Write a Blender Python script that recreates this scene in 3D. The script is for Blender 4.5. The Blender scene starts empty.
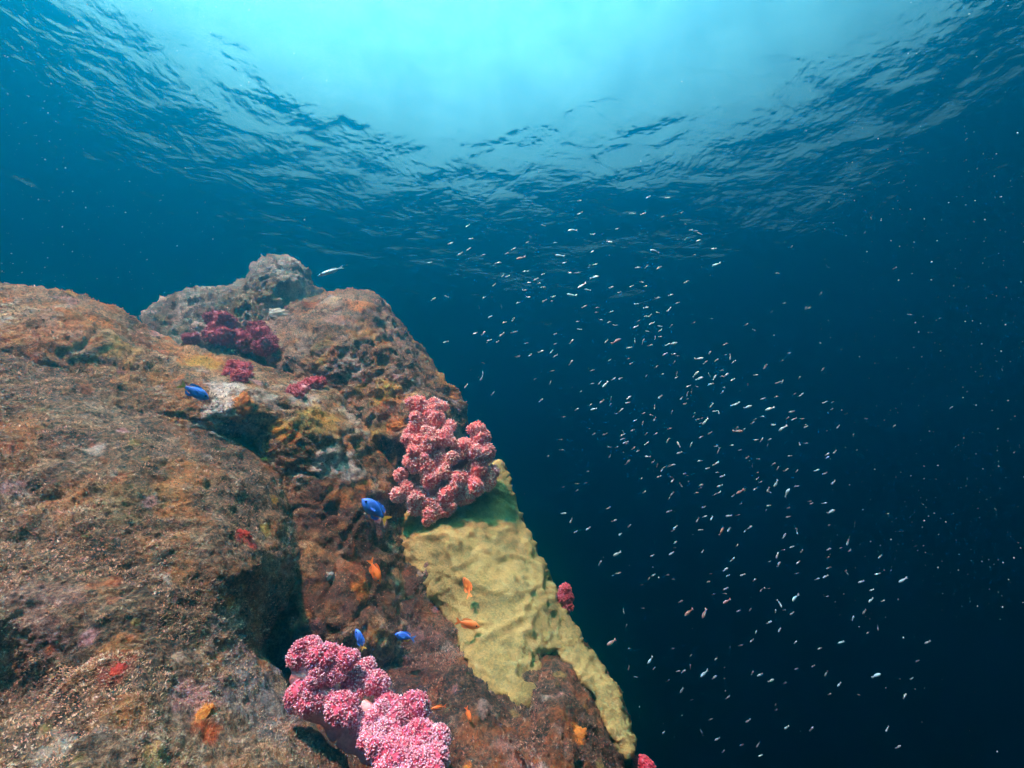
import bpy, bmesh, math, random
import numpy as np
from mathutils import Vector, Matrix, noise
R = math.radians
S = bpy.context.scene
C = S.collection
rng = random.Random(7)

# ------------------------------------------------------------------ camera
PITCH = 20.0
FOC = 460.0                      # focal length in pixels of the 1024 px frame
cam = bpy.data.cameras.new("camera")
cam_o = bpy.data.objects.new("camera", cam); C.objects.link(cam_o)
cam.sensor_width = 36.0
cam.lens = 36.0 * FOC / 1024.0
cam.clip_start = 0.02
cam.clip_end = 400.0
cam_o.location = (0, 0, 0)
cam_o.rotation_euler = (R(90 + PITCH), 0, 0)
S.camera = cam_o

# ------------------------------------------------------------------ world, sun, exposure
SUN_TO = Vector((-0.34, -0.34, 0.88)).normalized()      # towards the sun
SUN_EL = math.asin(SUN_TO.z)
SUN_ROT = math.atan2(SUN_TO.x, SUN_TO.y)
w = bpy.data.worlds.new("World"); S.world = w; w.use_nodes = True
nt = w.node_tree; nt.nodes.clear()
sky = nt.nodes.new("ShaderNodeTexSky"); sky.sky_type = 'NISHITA'; sky.sun_disc = False
sky.sun_elevation = SUN_EL; sky.sun_rotation = SUN_ROT
sky.air_density = 1.0; sky.dust_density = 4.0; sky.ozone_density = 0.0
bg = nt.nodes.new("ShaderNodeBackground"); bg.inputs[1].default_value = 0.15
out = nt.nodes.new("ShaderNodeOutputWorld")
tint = nt.nodes.new("ShaderNodeMix"); tint.data_type = 'RGBA'; tint.blend_type = 'MULTIPLY'; tint.inputs[0].default_value = 1.0
tint.inputs[7].default_value = (0.30, 1.05, 0.60, 1)          # thin overcast: the light that reaches the water is less red
tc = nt.nodes.new("ShaderNodeTexCoord")                         # broken cloud in the sky above the water
cn = nt.nodes.new("ShaderNodeTexNoise"); cn.inputs['Scale'].default_value = 13.0; cn.inputs['Detail'].default_value = 7.0; cn.inputs['Roughness'].default_value = .7
cr = nt.nodes.new("ShaderNodeMapRange"); cr.inputs[1].default_value = .35; cr.inputs[2].default_value = .68; cr.inputs[3].default_value = 0.85; cr.inputs[4].default_value = 1.2
cm = nt.nodes.new("ShaderNodeMix"); cm.data_type = 'RGBA'; cm.blend_type = 'MULTIPLY'; cm.inputs[0].default_value = 1.0
nt.links.new(tc.outputs['Generated'], cn.inputs['Vector']); nt.links.new(cn.outputs[0], cr.inputs[0]); sz = nt.nodes.new("ShaderNodeSeparateXYZ"); nt.links.new(tc.outputs['Generated'], sz.inputs[0])
oz = nt.nodes.new("ShaderNodeMapRange"); oz.inputs[1].default_value = .60; oz.inputs[2].default_value = .92; oz.inputs[3].default_value = .50; oz.inputs[4].default_value = 2.5   # overcast: brighter towards the zenith
om = nt.nodes.new("ShaderNodeMath"); om.operation = 'MULTIPLY'; nt.links.new(sz.outputs[2], oz.inputs[0]); nt.links.new(oz.outputs[0], om.inputs[0]); nt.links.new(cr.outputs[0], om.inputs[1]); nt.links.new(om.outputs[0], cm.inputs[7])
nt.links.new(sky.outputs[0], cm.inputs[6]); nt.links.new(cm.outputs[2], tint.inputs[6]); nt.links.new(tint.outputs[2], bg.inputs[0]); nt.links.new(bg.outputs[0], out.inputs[0])
sl = bpy.data.lights.new("sun", 'SUN'); sl.energy = 5.0; sl.angle = R(2.0); sl.color = (1.0, 0.89, 0.77)
so = bpy.data.objects.new("sun", sl); C.objects.link(so)
so.rotation_euler = SUN_TO.to_track_quat('Z', 'Y').to_euler()
S.view_settings.view_transform = 'Standard'; S.view_settings.look = 'None'
S.view_settings.exposure = 2.7; S.view_settings.gamma = 1.0
S.view_settings.use_curve_mapping = False
S.render.engine = 'CYCLES'
S.cycles.use_denoising = True
S.cycles.max_bounces = 8; S.cycles.diffuse_bounces = 2; S.cycles.glossy_bounces = 3
S.cycles.transmission_bounces = 4; S.cycles.transparent_max_bounces = 16; S.cycles.volume_bounces = 2
S.cycles.caustics_reflective = False; S.cycles.caustics_refractive = False
S.cycles.sample_clamp_indirect = 4.0

# ------------------------------------------------------------------ helpers
def px(x, y, d):
    """the point d metres from the lens in the direction of picture point (x, y)"""
    a, b = (x - 512) / FOC, (384 - y) / FOC
    c, s = math.cos(R(PITCH)), math.sin(R(PITCH))
    v = Vector((a, c - b * s, s + b * c))
    return v.normalized() * d

class NB:
    """small node-tree builder"""
    def __init__(s, name):
        s.m = bpy.data.materials.new(name); s.m.use_nodes = True
        s.t = s.m.node_tree; s.t.nodes.clear()
        s.out = s.n("ShaderNodeOutputMaterial")
    def n(s, typ, **kw):
        nd = s.t.nodes.new(typ)
        for k, v in kw.items():
            if k[0] == '_': setattr(nd, k[1:], v)
        for k, v in kw.items():
            if k[0] == '_': continue
            i = nd.inputs[int(k[1:])] if k[0] == 'i' and k[1:].isdigit() else nd.inputs[k.replace('__', ' ')]
            if isinstance(v, bpy.types.NodeSocket): s.t.links.new(v, i)
            else: i.default_value = v
        return nd
    def l(s, a, b): s.t.links.new(a, b)

def tag(o, label=None, cat=None, group=None, kind=None):
    if label: o["label"] = label
    if cat: o["category"] = cat
    if group: o["group"] = group
    if kind: o["kind"] = kind
    return o
def link(name, me, mat=None, parent=None):
    o = bpy.data.objects.new(name, me); C.objects.link(o)
    if mat is not None: me.materials.append(mat)
    if parent is not None: o.parent = parent
    return o
def mesh(name, v, f, smooth=True):
    me = bpy.data.meshes.new(name)
    me.from_pydata([tuple(p) for p in v], [], [tuple(int(i) for i in q) for q in f])
    if smooth: me.polygons.foreach_set('use_smooth', [True] * len(me.polygons))
    me.update()
    return me
def empty(name, loc=(0, 0, 0)):
    o = bpy.data.objects.new(name, None); C.objects.link(o); o.location = loc; o.empty_display_size = .02
    return o
def grid_mesh(name, xs, ys, zf):
    nx, ny = len(xs), len(ys)
    v = [(x, y, zf(x, y)) for y in ys for x in xs]
    f = [(j * nx + i, j * nx + i + 1, (j + 1) * nx + i + 1, (j + 1) * nx + i) for j in range(ny - 1) for i in range(nx - 1)]
    return mesh(name, v, f)
# ------------------------------------------------------------------ water surface, haze, sea floor
DEPTH = 3.2
b = NB("water_surface")
geo = b.n("ShaderNodeNewGeometry")
mp = b.n("ShaderNodeMapping", Vector=geo.outputs['Position'], Rotation=(0, 0, R(-25)), Scale=(0.9, 1.2, 1.0))
n1 = b.n("ShaderNodeTexNoise", Vector=mp.outputs[0], Scale=0.75, Detail=2.5, Roughness=0.5, Distortion=0.3)
n2 = b.n("ShaderNodeTexNoise", Vector=mp.outputs[0], Scale=2.6, Detail=3.0, Roughness=0.55, Distortion=0.3)
n3 = b.n("ShaderNodeTexNoise", Vector=geo.outputs['Position'], Scale=10.0, Detail=4.0, Roughness=0.6)
gust = b.n("ShaderNodeTexNoise", Vector=geo.outputs['Position'], Scale=0.7, Detail=4.0)
gm = b.n("ShaderNodeMapRange", i0=gust.outputs[0], i1=.35, i2=.65, i3=.65, i4=1.2)
h1 = b.n("ShaderNodeMath", _operation='MULTIPLY', i0=n1.outputs[0], i1=.17)
h2 = b.n("ShaderNodeMath", _operation='MULTIPLY_ADD', i0=n2.outputs[0], i1=.05, i2=h1.outputs[0])
h3 = b.n("ShaderNodeMath", _operation='MULTIPLY_ADD', i0=n3.outputs[0], i1=.009, i2=h2.outputs[0])
bp = b.n("ShaderNodeBump", Strength=1.0, Distance=gm.outputs[0], Height=h3.outputs[0])
fr = b.n("ShaderNodeFresnel", IOR=1.333, Normal=bp.outputs[0])
tr = b.n("ShaderNodeBsdfTransparent", Color=(0.92, 0.98, 1, 1))
gl = b.n("ShaderNodeBsdfGlossy", Color=(0.95, 1, 1, 1), Roughness=0.05, Normal=bp.outputs[0])
mx = b.n("ShaderNodeMixShader", i0=fr.outputs[0], i1=tr.outputs[0], i2=gl.outputs[0])
b.l(mx.outputs[0], b.out.inputs['Surface'])
def wave(x, y):
    p = Vector((x * .25, y * .35, 3.1))
    return DEPTH + 0.16 * noise.noise(p) + 0.07 * noise.noise(p * 2.7)
g1 = [-90, -60, -40] + [i * 0.5 for i in range(-60, 61)] + [40, 60, 90]
ws = link("water_surface", grid_mesh("water_surface", g1, g1, wave), b.m); tag(ws, kind='structure')

b = NB("haze")
SCAT, ABSO = (0.0005, 0.113, 0.202), (0.285, 0.312, 0.222)        # per metre: scattered, swallowed (red, green, blue)
HZ = 0.55
pv = b.n("ShaderNodeVolumePrincipled")
pv.inputs['Color'].default_value = (*[s / HZ for s in SCAT], 1)
pv.inputs['Absorption Color'].default_value = (*[(1 - min(1, a / (HZ - s))) ** 2 for s, a in zip(SCAT, ABSO)], 1)
pv.inputs['Density'].default_value = HZ
pv.inputs['Anisotropy'].default_value = 0.92
b.l(pv.outputs[0], b.out.inputs['Volume'])
bm = bmesh.new(); bmesh.ops.create_cube(bm, size=1.0)
x0, x1, y0, y1, z0, z1 = -70, 70, -70, 70, -12, DEPTH + .6
for v in bm.verts:
    v.co = Vector(((x0 + x1) / 2 + v.co.x * (x1 - x0), (y0 + y1) / 2 + v.co.y * (y1 - y0), (z0 + z1) / 2 + v.co.z * (z1 - z0)))
me = bpy.data.meshes.new("haze"); bm.to_mesh(me); bm.free()
hz = link("haze", me, b.m); tag(hz, kind='stuff')

b = NB("sea_floor")
tx = b.n("ShaderNodeTexNoise", Scale=1.5, Detail=8.0)
cr = b.n("ShaderNodeMix", _data_type='RGBA', Factor=tx.outputs[0]); cr.inputs[6].default_value = (.006, .006, .006, 1); cr.inputs[7].default_value = (.02, .02, .02, 1)
pb = b.n("ShaderNodeBsdfPrincipled", Base__Color=cr.outputs[2], Roughness=.95)
b.l(pb.outputs[0], b.out.inputs['Surface'])
def floor_z(x, y):
    r = math.hypot(x, y)
    return -4.5 - 0.05 * min(r, 30) + 0.5 * noise.noise(Vector((x * .2, y * .2, 0))) + 0.15 * noise.noise(Vector((x, y, 2))) + max(0, r - 32) * .55
g2 = [-68, -55, -45, -38] + [i * 0.7 for i in range(-50, 51)] + [38, 45, 55, 68]
sf = link("sea_floor", grid_mesh("sea_floor", g2, g2, floor_z), b.m); tag(sf, kind='structure')
# ------------------------------------------------------------------ rock building
from mathutils.bvhtree import BVHTree
def tps_fit(P, V, lam=1e-3):
    P = np.asarray(P, float) / 300.0; V = np.asarray(V, float)
    n = len(P); r2 = ((P[:, None] - P[None]) ** 2).sum(-1)
    K = np.where(r2 > 0, r2 * np.log(r2 + 1e-12) * .5, 0) + lam * np.eye(n)
    Q = np.c_[np.ones(n), P]; A = np.block([[K, Q], [Q.T, np.zeros((3, 3))]])
    c = np.linalg.solve(A, np.r_[V, np.zeros(3)])
    def f(X):
        X = np.asarray(X, float) / 300.0
        r2 = ((X[:, None] - P[None]) ** 2).sum(-1)
        return np.where(r2 > 0, r2 * np.log(r2 + 1e-12) * .5, 0) @ c[:n] + c[n] + X @ c[n + 1:]
    return f
def px_np(X, D):
    a = (X[:, 0] - 512) / FOC; b = (384 - X[:, 1]) / FOC
    c, s = math.cos(R(PITCH)), math.sin(R(PITCH))
    v = np.c_[a, c - b * s, s + b * c]; v /= np.linalg.norm(v, axis=1)[:, None]
    return v * D[:, None]
def catmull(P, n):
    P = np.asarray(P, float); m = len(P)
    L = np.linalg.norm(np.roll(P, -1, 0)[:, :2] - P[:, :2], axis=1); cum = np.r_[0, np.cumsum(L)]
    out = []
    for s in np.linspace(0, cum[-1], n, endpoint=False):
        i = min(np.searchsorted(cum, s, side='right') - 1, m - 1); t = (s - cum[i]) / max(L[i], 1e-9)
        p0, p1, p2, p3 = P[i - 1], P[i], P[(i + 1) % m], P[(i + 2) % m]
        out.append(.5 * (2 * p1 + (p2 - p0) * t + (2 * p0 - 5 * p1 + 4 * p2 - p3) * t * t + (3 * p1 - p0 - 3 * p2 + p3) * t ** 3))
    return np.array(out)
def fbm(p, sc, oc, seed):
    q = Vector((p[0] * sc + seed, p[1] * sc - seed * .7, p[2] * sc + seed * 1.3))
    return noise.fractal(q, 0.9, 2.1, oc)
def relief(name, outline, inner, center, na=400, nr=110, nb=26, rnd=.25, thick=.8, amp=(.035, .014, .006), edge_pow=.5, seed=0., ridge=0., extra=None):
    """a closed boulder: its near side follows the measured depths, it rounds off at the rim and is closed behind"""
    O = catmull(outline, na)                                  # x, y, depth
    fit = tps_fit([p[:2] for p in outline] + [p[:2] for p in inner], [p[2] for p in outline] + [p[2] for p in inner])
    c = np.array(center, float)
    rows = []
    for k in range(1, nr + 1):
        t = k / nr; r = 1 - (1 - t) ** 1.35 if t < 1 else 1.0
        X = c + (O[:, :2] - c) * r
        D = fit(X) + rnd * (1 - np.sqrt(np.maximum(0, 1 - max(0, (r - .55) / .45) ** 2.4)))
        rows.append(px_np(X, D))
    Dedge = fit(O[:, :2]) + rnd
    for k in range(1, nb):
        t = k / nb; r = math.cos(t * math.pi / 2); X = c + (O[:, :2] - c) * r
        rows.append(px_np(X, Dedge * r + (1 - r) * Dedge.mean() + thick * math.sin(t * math.pi / 2)))
    cf = px_np(c[None], fit(c[None]))[0]
    cb = px_np(c[None], np.array([Dedge.mean() + thick]))[0]
    V = np.concatenate([cf[None]] + rows + [cb[None]]); nv = len(V); nrow = len(rows)
    F = []
    ids = lambda k, i: 1 + k * na + i % na
    for i in range(na): F.append((0, ids(0, i), ids(0, i + 1)))
    for k in range(nrow - 1):
        for i in range(na): F.append((ids(k, i), ids(k + 1, i), ids(k + 1, i + 1), ids(k, i + 1)))
    for i in range(na): F.append((nv - 1, ids(nrow - 1, i + 1), ids(nrow - 1, i)))
    me = mesh(name, V, F)
    bm = bmesh.new(); bm.from_mesh(me); bmesh.ops.recalc_face_normals(bm, faces=bm.faces); bm.to_mesh(me); bm.free()
    N = np.empty(nv * 3, np.float32); me.vertices.foreach_get('normal', N); N = N.reshape(-1, 3)
    disp = np.zeros(nv)
    for i, p in enumerate(V):
        h = amp[0] * fbm(p, 3.2, 3, seed) + amp[1] * fbm(p, 13, 4, seed + 9) + amp[2] * fbm(p, 48, 3, seed + 4)
        if ridge: h -= ridge * max(0, 1 - abs(fbm(p, 4.5, 3, seed + 30)) * 6) ** 2
        disp[i] = h
    V2 = V + N * disp[:, None]
    if extra is not None: V2 = extra(V2, N)
    me.vertices.foreach_set('co', V2.astype(np.float32).ravel()); me.update()
    return me, fit
ROCKS = []                                                     # (object, bvh)
def reg(o):
    me = o.data; M = o.matrix_basis
    ROCKS.append((o, BVHTree.FromPolygons([M @ v.co for v in me.vertices], [tuple(p.vertices) for p in me.polygons])))
def hit(x, y, only=None):
    d = px(x, y, 1.0); best = None
    for o, t in ROCKS:
        if only is not None and o.name not in only: continue
        r = t.ray_cast(Vector((0, 0, 0)), d)
        if r[0] is not None and (best is None or r[3] < best[2]): best = (r[0], r[1], r[3], o)
    return best

def rock_mat(name, stops, patch=((.55, .22, .05), .62), pale=((.42, .38, .33), .66), scale=1.0, grey=None):
    """brown turf and crust in several sizes of mottling, with patches of a second and a pale crust"""
    b = NB(name)
    co = b.n("ShaderNodeNewGeometry").outputs['Position']
    big = b.n("ShaderNodeTexNoise", Vector=co, Scale=4.5 * scale, Detail=5.0, Roughness=.6, Distortion=.5)
    mid = b.n("ShaderNodeTexNoise", Vector=co, Scale=26 * scale, Detail=6.0, Roughness=.72)
    fin = b.n("ShaderNodeTexNoise", Vector=co, Scale=130 * scale, Detail=4.0, Roughness=.75)
    s1 = b.n("ShaderNodeMath", _operation='MULTIPLY_ADD', i0=mid.outputs[0], i1=.9, i2=-.45)
    s2 = b.n("ShaderNodeMath", _operation='MULTIPLY_ADD', i0=fin.outputs[0], i1=1.7, i2=-.88)
    s3 = b.n("ShaderNodeMath", _operation='ADD', i0=s1.outputs[0], i1=s2.outputs[0])
    s4 = b.n("ShaderNodeMath", _operation='ADD', i0=s3.outputs[0], i1=big.outputs[0])
    rp = b.n("ShaderNodeValToRGB", i0=s4.outputs[0])
    els = rp.color_ramp.elements
    while len(els) < len(stops): els.new(.5)
    for e, (p, c) in zip(els, stops): e.position = p; e.color = (*c, 1)
    col = rp.outputs[0]
    def layer(col, sc, thr, c, soft=.06, det=5.0, seed=0.):
        mp = b.n("ShaderNodeMapping", Vector=co, Location=(seed, seed * .6, -seed))
        nz = b.n("ShaderNodeTexNoise", Vector=mp.outputs[0], Scale=sc * scale, Detail=det, Roughness=.68)
        f = b.n("ShaderNodeMapRange", i0=nz.outputs[0], i1=thr - soft, i2=thr + soft)
        mk = b.n("ShaderNodeMath", _operation='MULTIPLY', i0=f.outputs[0], i1=b.n("ShaderNodeMapRange", i0=fin.outputs[0], i1=.3, i2=.6, i3=.35, i4=1.).outputs[0])
        m = b.n("ShaderNodeMix", _data_type='RGBA', Factor=mk.outputs[0])
        b.l(col, m.inputs[6]); m.inputs[7].default_value = (*c, 1)
        return m.outputs[2]
    col = layer(col, 6.5, patch[1], patch[0], .08, 6.0, 3.3)
    col = layer(col, 11., pale[1], pale[0], .05, 6.0, 8.1)
    col = layer(col, 17., .70, (.30, .10, .13), .05, 5.0, 5.7)
    col = layer(col, 55., .70, (.60, .52, .44), .04, 3.0, 1.7)
    if grey: col = layer(col, 5., grey[1], grey[0], .10, 7.0, 11.7)
    # painted crusts with a shape of their own, carried by the mesh
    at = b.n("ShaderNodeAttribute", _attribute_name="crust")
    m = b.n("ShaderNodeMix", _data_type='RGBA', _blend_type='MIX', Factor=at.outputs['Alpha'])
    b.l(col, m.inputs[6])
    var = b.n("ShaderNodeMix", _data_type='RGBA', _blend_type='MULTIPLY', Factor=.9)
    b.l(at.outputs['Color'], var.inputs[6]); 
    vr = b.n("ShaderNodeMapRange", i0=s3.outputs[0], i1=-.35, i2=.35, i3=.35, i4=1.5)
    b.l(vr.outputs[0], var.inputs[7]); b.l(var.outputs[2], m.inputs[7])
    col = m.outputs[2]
    hh = b.n("ShaderNodeMath", _operation='MULTIPLY_ADD', i0=mid.outputs[0], i1=2.2, i2=fin.outputs[0])
    bp = b.n("ShaderNodeBump", Strength=1.0, Distance=.013, Height=hh.outputs[0])
    pb = b.n("ShaderNodeBsdfPrincipled", Base__Color=col, Roughness=.9, Normal=bp.outputs[0])
    pb.inputs['Specular IOR Level'].default_value = .15
    b.l(pb.outputs[0], b.out.inputs['Surface'])
    return b.m
def crust(o, spots):
    """vertex colour for encrusting growth: (picture x, y, radius px, colour, strength)"""
    me = o.data; n = len(me.vertices)
    V = np.empty(n * 3, np.float32); me.vertices.foreach_get('co', V); V = V.reshape(-1, 3)
    col = np.zeros((n, 4), np.float32)
    for (x, y, r, c, st) in spots:
        h = hit(x, y, (o.name,))
        if h is None: continue
        rad = r / FOC * h[2]
        d = np.linalg.norm(V - np.array(h[0]), axis=1)
        for i in np.nonzero(d < rad * 1.7)[0]:
            w_ = 1 - d[i] / rad + .75 * fbm(V[i], 22, 4, x * .01 + y * .03)
            a = min(1., max(0., w_ * 2.5)) * st
            if a > col[i, 3] * .5:
                k = a / max(1e-6, a + col[i, 3] * (1 - a)); col[i, :3] = np.array(c) * k + col[i, :3] * (1 - k); col[i, 3] = a + col[i, 3] * (1 - a)
    at = me.color_attributes.new("crust", 'FLOAT_COLOR', 'POINT')
    at.data.foreach_set('color', col.ravel())

BROWN = [(.10, (.022, .015, .010)), (.32, (.10, .062, .036)), (.5, (.21, .134, .078)), (.66, (.34, .24, .145)), (.86, (.58, .48, .35))]
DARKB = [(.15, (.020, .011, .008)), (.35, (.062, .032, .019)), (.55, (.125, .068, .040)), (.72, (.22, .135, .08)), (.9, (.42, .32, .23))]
GREYG = [(.15, (.045, .055, .038)), (.34, (.13, .155, .105)), (.52, (.23, .275, .20)), (.68, (.36, .42, .33)), (.88, (.60, .66, .55))]

m_main = rock_mat("brown_turf_rock", BROWN)
m_ledge = rock_mat("orange_crusted_rock", [(p, (min(1, c[0] * 1.15), c[1] * 1.05, c[2] * .85)) for p, c in BROWN], patch=((.55, .25, .07), .57), pale=((.55, .48, .36), .60))
m_dome = rock_mat("mottled_brown_rock", BROWN, patch=((.55, .28, .06), .58), pale=((.45, .36, .30), .60))
m_peak = rock_mat("grey_green_rock", GREYG, patch=((.20, .12, .06), .52), pale=((.62, .60, .50), .56), scale=.9)
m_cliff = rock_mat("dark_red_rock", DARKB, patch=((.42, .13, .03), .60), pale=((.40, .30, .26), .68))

PEAK = [(140, 335, 2.75), (152, 310, 2.8), (185, 299, 2.8), (215, 290, 2.8), (243, 282, 2.8), (258, 266, 2.8), (272, 260, 2.8), (290, 259, 2.8), (302, 268, 2.8), (313, 285, 2.75), (335, 310, 2.6), (345, 350, 2.4), (300, 420, 2.2), (220, 420, 2.2), (155, 390, 2.5)]
me, _ = relief("peak_rock", PEAK, [(285, 285, 2.62), (230, 315, 2.55), (190, 330, 2.5), (250, 345, 2.42), (300, 320, 2.5)], (245, 335), na=260, nr=70, rnd=.12, thick=1.0, amp=(.05, .03, .012), seed=2.)
peak = link("peak_rock", me, m_peak); reg(peak)
DOME = [(255, 345, 2.2), (268, 322, 2.35), (285, 306, 2.4), (305, 298, 2.4), (328, 291, 2.4), (352, 288, 2.4), (378, 297, 2.35), (402, 321, 2.25), (425, 351, 2.15), (447, 386, 2.05), (462, 411, 1.98), (468, 445, 1.9), (490, 500, 1.85), (440, 540, 1.8), (370, 500, 1.8), (320, 440, 1.85), (280, 390, 2.0)]
me, _ = relief("dome_rock", DOME, [(330, 330, 2.08), (370, 350, 1.98), (410, 390, 1.85), (430, 430, 1.78), (350, 390, 1.92), (300, 350, 2.08)], (365, 385), na=320, nr=90, rnd=.18, thick=.9, amp=(.035, .02, .008), seed=5., ridge=.008)
dome = link("dome_rock", me, m_dome); reg(dome)
LEDGE = [(-140, 290, 2.2), (-60, 280, 2.2), (0, 284, 2.15), (40, 287, 2.12), (75, 292, 2.1), (105, 303, 2.08), (140, 325, 2.03), (165, 338, 2.0), (210, 349, 1.95), (260, 361, 1.92), (310, 376, 1.88), (345, 397, 1.82), (376, 428, 1.75), (402, 470, 1.72), (416, 520, 1.66), (420, 590, 1.54), (400, 690, 1.42), (300, 720, 1.7), (150, 680, 1.4), (-60, 620, 1.5), (-160, 450, 1.8)]
me, _ = relief("ledge_rock", LEDGE, [(60, 330, 1.85), (130, 370, 1.72), (200, 395, 1.62), (250, 400, 1.62), (280, 425, 1.60), (315, 410, 1.63), (325, 450, 1.57), (240, 450, 1.62), (305, 480, 1.54), (355, 490, 1.54), (345, 530, 1.48), (350, 590, 1.42), (350, 650, 1.36), (150, 500, 1.6), (0, 420, 1.7)], (190, 480), na=560, nr=130, rnd=.14, thick=1.0, amp=(.03, .013, .007), seed=8., ridge=.012)
ledge = link("ledge_rock", me, m_ledge); reg(ledge)
CLIFF = [(372, 560, 1.70), (396, 500, 1.76), (440, 470, 1.76), (470, 452, 1.8), (494, 460, 1.8), (511, 490, 1.76), (520, 520, 1.72), (535, 546, 1.68), (550, 573, 1.64), (562, 602, 1.6), (576, 630, 1.56), (599, 662, 1.5), (618, 696, 1.44), (632, 738, 1.38), (638, 800, 1.3), (600, 880, 1.1), (400, 900, .95), (260, 860, .95), (250, 720, 1.3), (280, 640, 1.55), (325, 590, 1.66)]
me, cliff_fit = relief("cliff_rock", CLIFF, [(440, 540, 1.6), (405, 560, 1.62), (430, 610, 1.56), (385, 610, 1.53), (480, 560, 1.57), (480, 620, 1.46), (530, 600, 1.52), (560, 660, 1.42), (590, 710, 1.36), (420, 660, 1.44), (340, 650, 1.5), (500, 690, 1.31), (400, 720, 1.28), (320, 710, 1.34), (520, 760, 1.17), (420, 780, 1.2)], (450, 660), na=460, nr=120, rnd=.12, thick=.8, amp=(.022, .010, .005), seed=13., ridge=.01)
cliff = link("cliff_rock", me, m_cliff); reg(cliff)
FOOT = [(430, 740, 1.2), (452, 665, 1.33), (468, 683, 1.31), (500, 704, 1.27), (529, 716, 1.25), (538, 690, 1.3), (546, 665, 1.36), (561, 665, 1.37), (581, 690, 1.34), (597, 713, 1.3), (608, 740, 1.26), (622, 772, 1.2), (640, 860, 1.0), (520, 900, .95), (420, 860, .98)]
me, _ = relief("foot_rock", FOOT, [(560, 710, 1.17), (520, 740, 1.11), (580, 750, 1.12), (470, 730, 1.14), (530, 790, 1.00), (490, 700, 1.20)], (530, 775), na=300, nr=80, rnd=.05, thick=.5, amp=(.012, .014, .008), seed=17.)
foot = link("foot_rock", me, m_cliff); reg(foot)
MAIN = [(-220, 420, 1.5), (-140, 360, 1.75), (-40, 335, 1.8), (40, 345, 1.78), (100, 372, 1.7), (150, 398, 1.6), (205, 420, 1.54), (245, 444, 1.50), (276, 470, 1.47), (292, 508, 1.44), (304, 550, 1.39), (296, 590, 1.33), (272, 622, 1.27), (262, 660, 1.18), (300, 720, 1.1), (350, 790, 1.0), (300, 900, .85), (100, 950, .75), (-150, 950, .75), (-260, 700, 1.0)]
me, _ = relief("main_rock", MAIN, [(60, 420, 1.5), (130, 440, 1.42), (190, 470, 1.34), (230, 510, 1.27), (250, 560, 1.22), (150, 540, 1.22), (50, 520, 1.3), (220, 610, 1.15), (100, 620, 1.1), (0, 620, 1.15), (200, 690, 1.04), (260, 740, 1.0), (100, 720, .96), (10, 705, 1.16), (0, 760, .95), (180, 780, .93)], (90, 640), na=640, nr=170, rnd=.10, thick=1.1, amp=(.03, .007, .006), seed=21., ridge=.004)
main = link("main_rock", me, m_main); reg(main)
OR_ = (.75, .26, .03); YE = (.70, .45, .07); GY = (.50, .46, .38); RD = (.55, .05, .03); PK = (.55, .30, .30); WH = (.75, .70, .60); RU = (.45, .14, .05); OL = (.34, .27, .08)
cr_ = random.Random(77)
def specks(x0, x1, y0, y1, n, cols, r0=2.5, r1=8.):
    return [(cr_.uniform(x0, x1), cr_.uniform(y0, y1), cr_.uniform(r0, r1), cr_.choice(cols), cr_.uniform(.35, .85)) for _ in range(n)]
MIX = [OR_, RU, RU, PK, PK, WH, GY, OL, RD, (.16, .10, .10), (.10, .07, .05), (.10, .07, .05)]
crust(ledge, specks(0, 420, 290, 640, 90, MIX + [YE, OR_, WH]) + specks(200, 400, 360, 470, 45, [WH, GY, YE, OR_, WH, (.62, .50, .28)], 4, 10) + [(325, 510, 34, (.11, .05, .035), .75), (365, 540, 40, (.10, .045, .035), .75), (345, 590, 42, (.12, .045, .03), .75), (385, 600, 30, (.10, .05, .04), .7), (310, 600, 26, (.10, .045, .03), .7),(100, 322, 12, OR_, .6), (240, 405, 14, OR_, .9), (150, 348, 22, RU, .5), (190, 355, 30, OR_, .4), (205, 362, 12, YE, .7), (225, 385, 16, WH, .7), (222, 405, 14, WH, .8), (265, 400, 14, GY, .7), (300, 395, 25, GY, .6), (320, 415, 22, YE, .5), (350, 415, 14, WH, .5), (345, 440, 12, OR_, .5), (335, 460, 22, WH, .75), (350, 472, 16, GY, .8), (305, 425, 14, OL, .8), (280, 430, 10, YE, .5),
    (60, 330, 25, RU, .4), (30, 365, 12, OR_, .4), (120, 345, 14, YE, .4), (350, 565, 18, RU, .6), (362, 590, 12, OR_, .6), (385, 520, 14, PK, .5), (345, 500, 14, OR_, .4), (365, 485, 14, OR_, .5)])
crust(dome, specks(270, 470, 295, 450, 60, MIX + [YE, OR_]) + [(360, 305, 14, OR_, .6), (340, 320, 14, PK, .4), (385, 385, 16, YE, .85), (378, 398, 10, YE, .8), (400, 400, 14, OR_, .6), (362, 395, 10, YE, .7), (395, 425, 12, OR_, .9), (385, 415, 16, RU, .7), (355, 370, 14, WH, .6), (375, 430, 14, OL, .8), (330, 300, 12, WH, .4), (300, 345, 16, GY, .5), (320, 345, 10, OL, .6), (420, 330, 10, GY, .3), (455, 395, 6, OR_, .5), (365, 440, 16, YE, .5)])
crust(peak, specks(145, 330, 262, 350, 30, [WH, GY, OL, GY, (.10, .10, .07)], 3, 8) + [(280, 315, 12, WH, .9), (265, 310, 8, WH, .8), (205, 335, 10, WH, .7), (185, 310, 14, GY, .6), (255, 300, 26, OL, .5), (300, 290, 14, WH, .5)])
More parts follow.
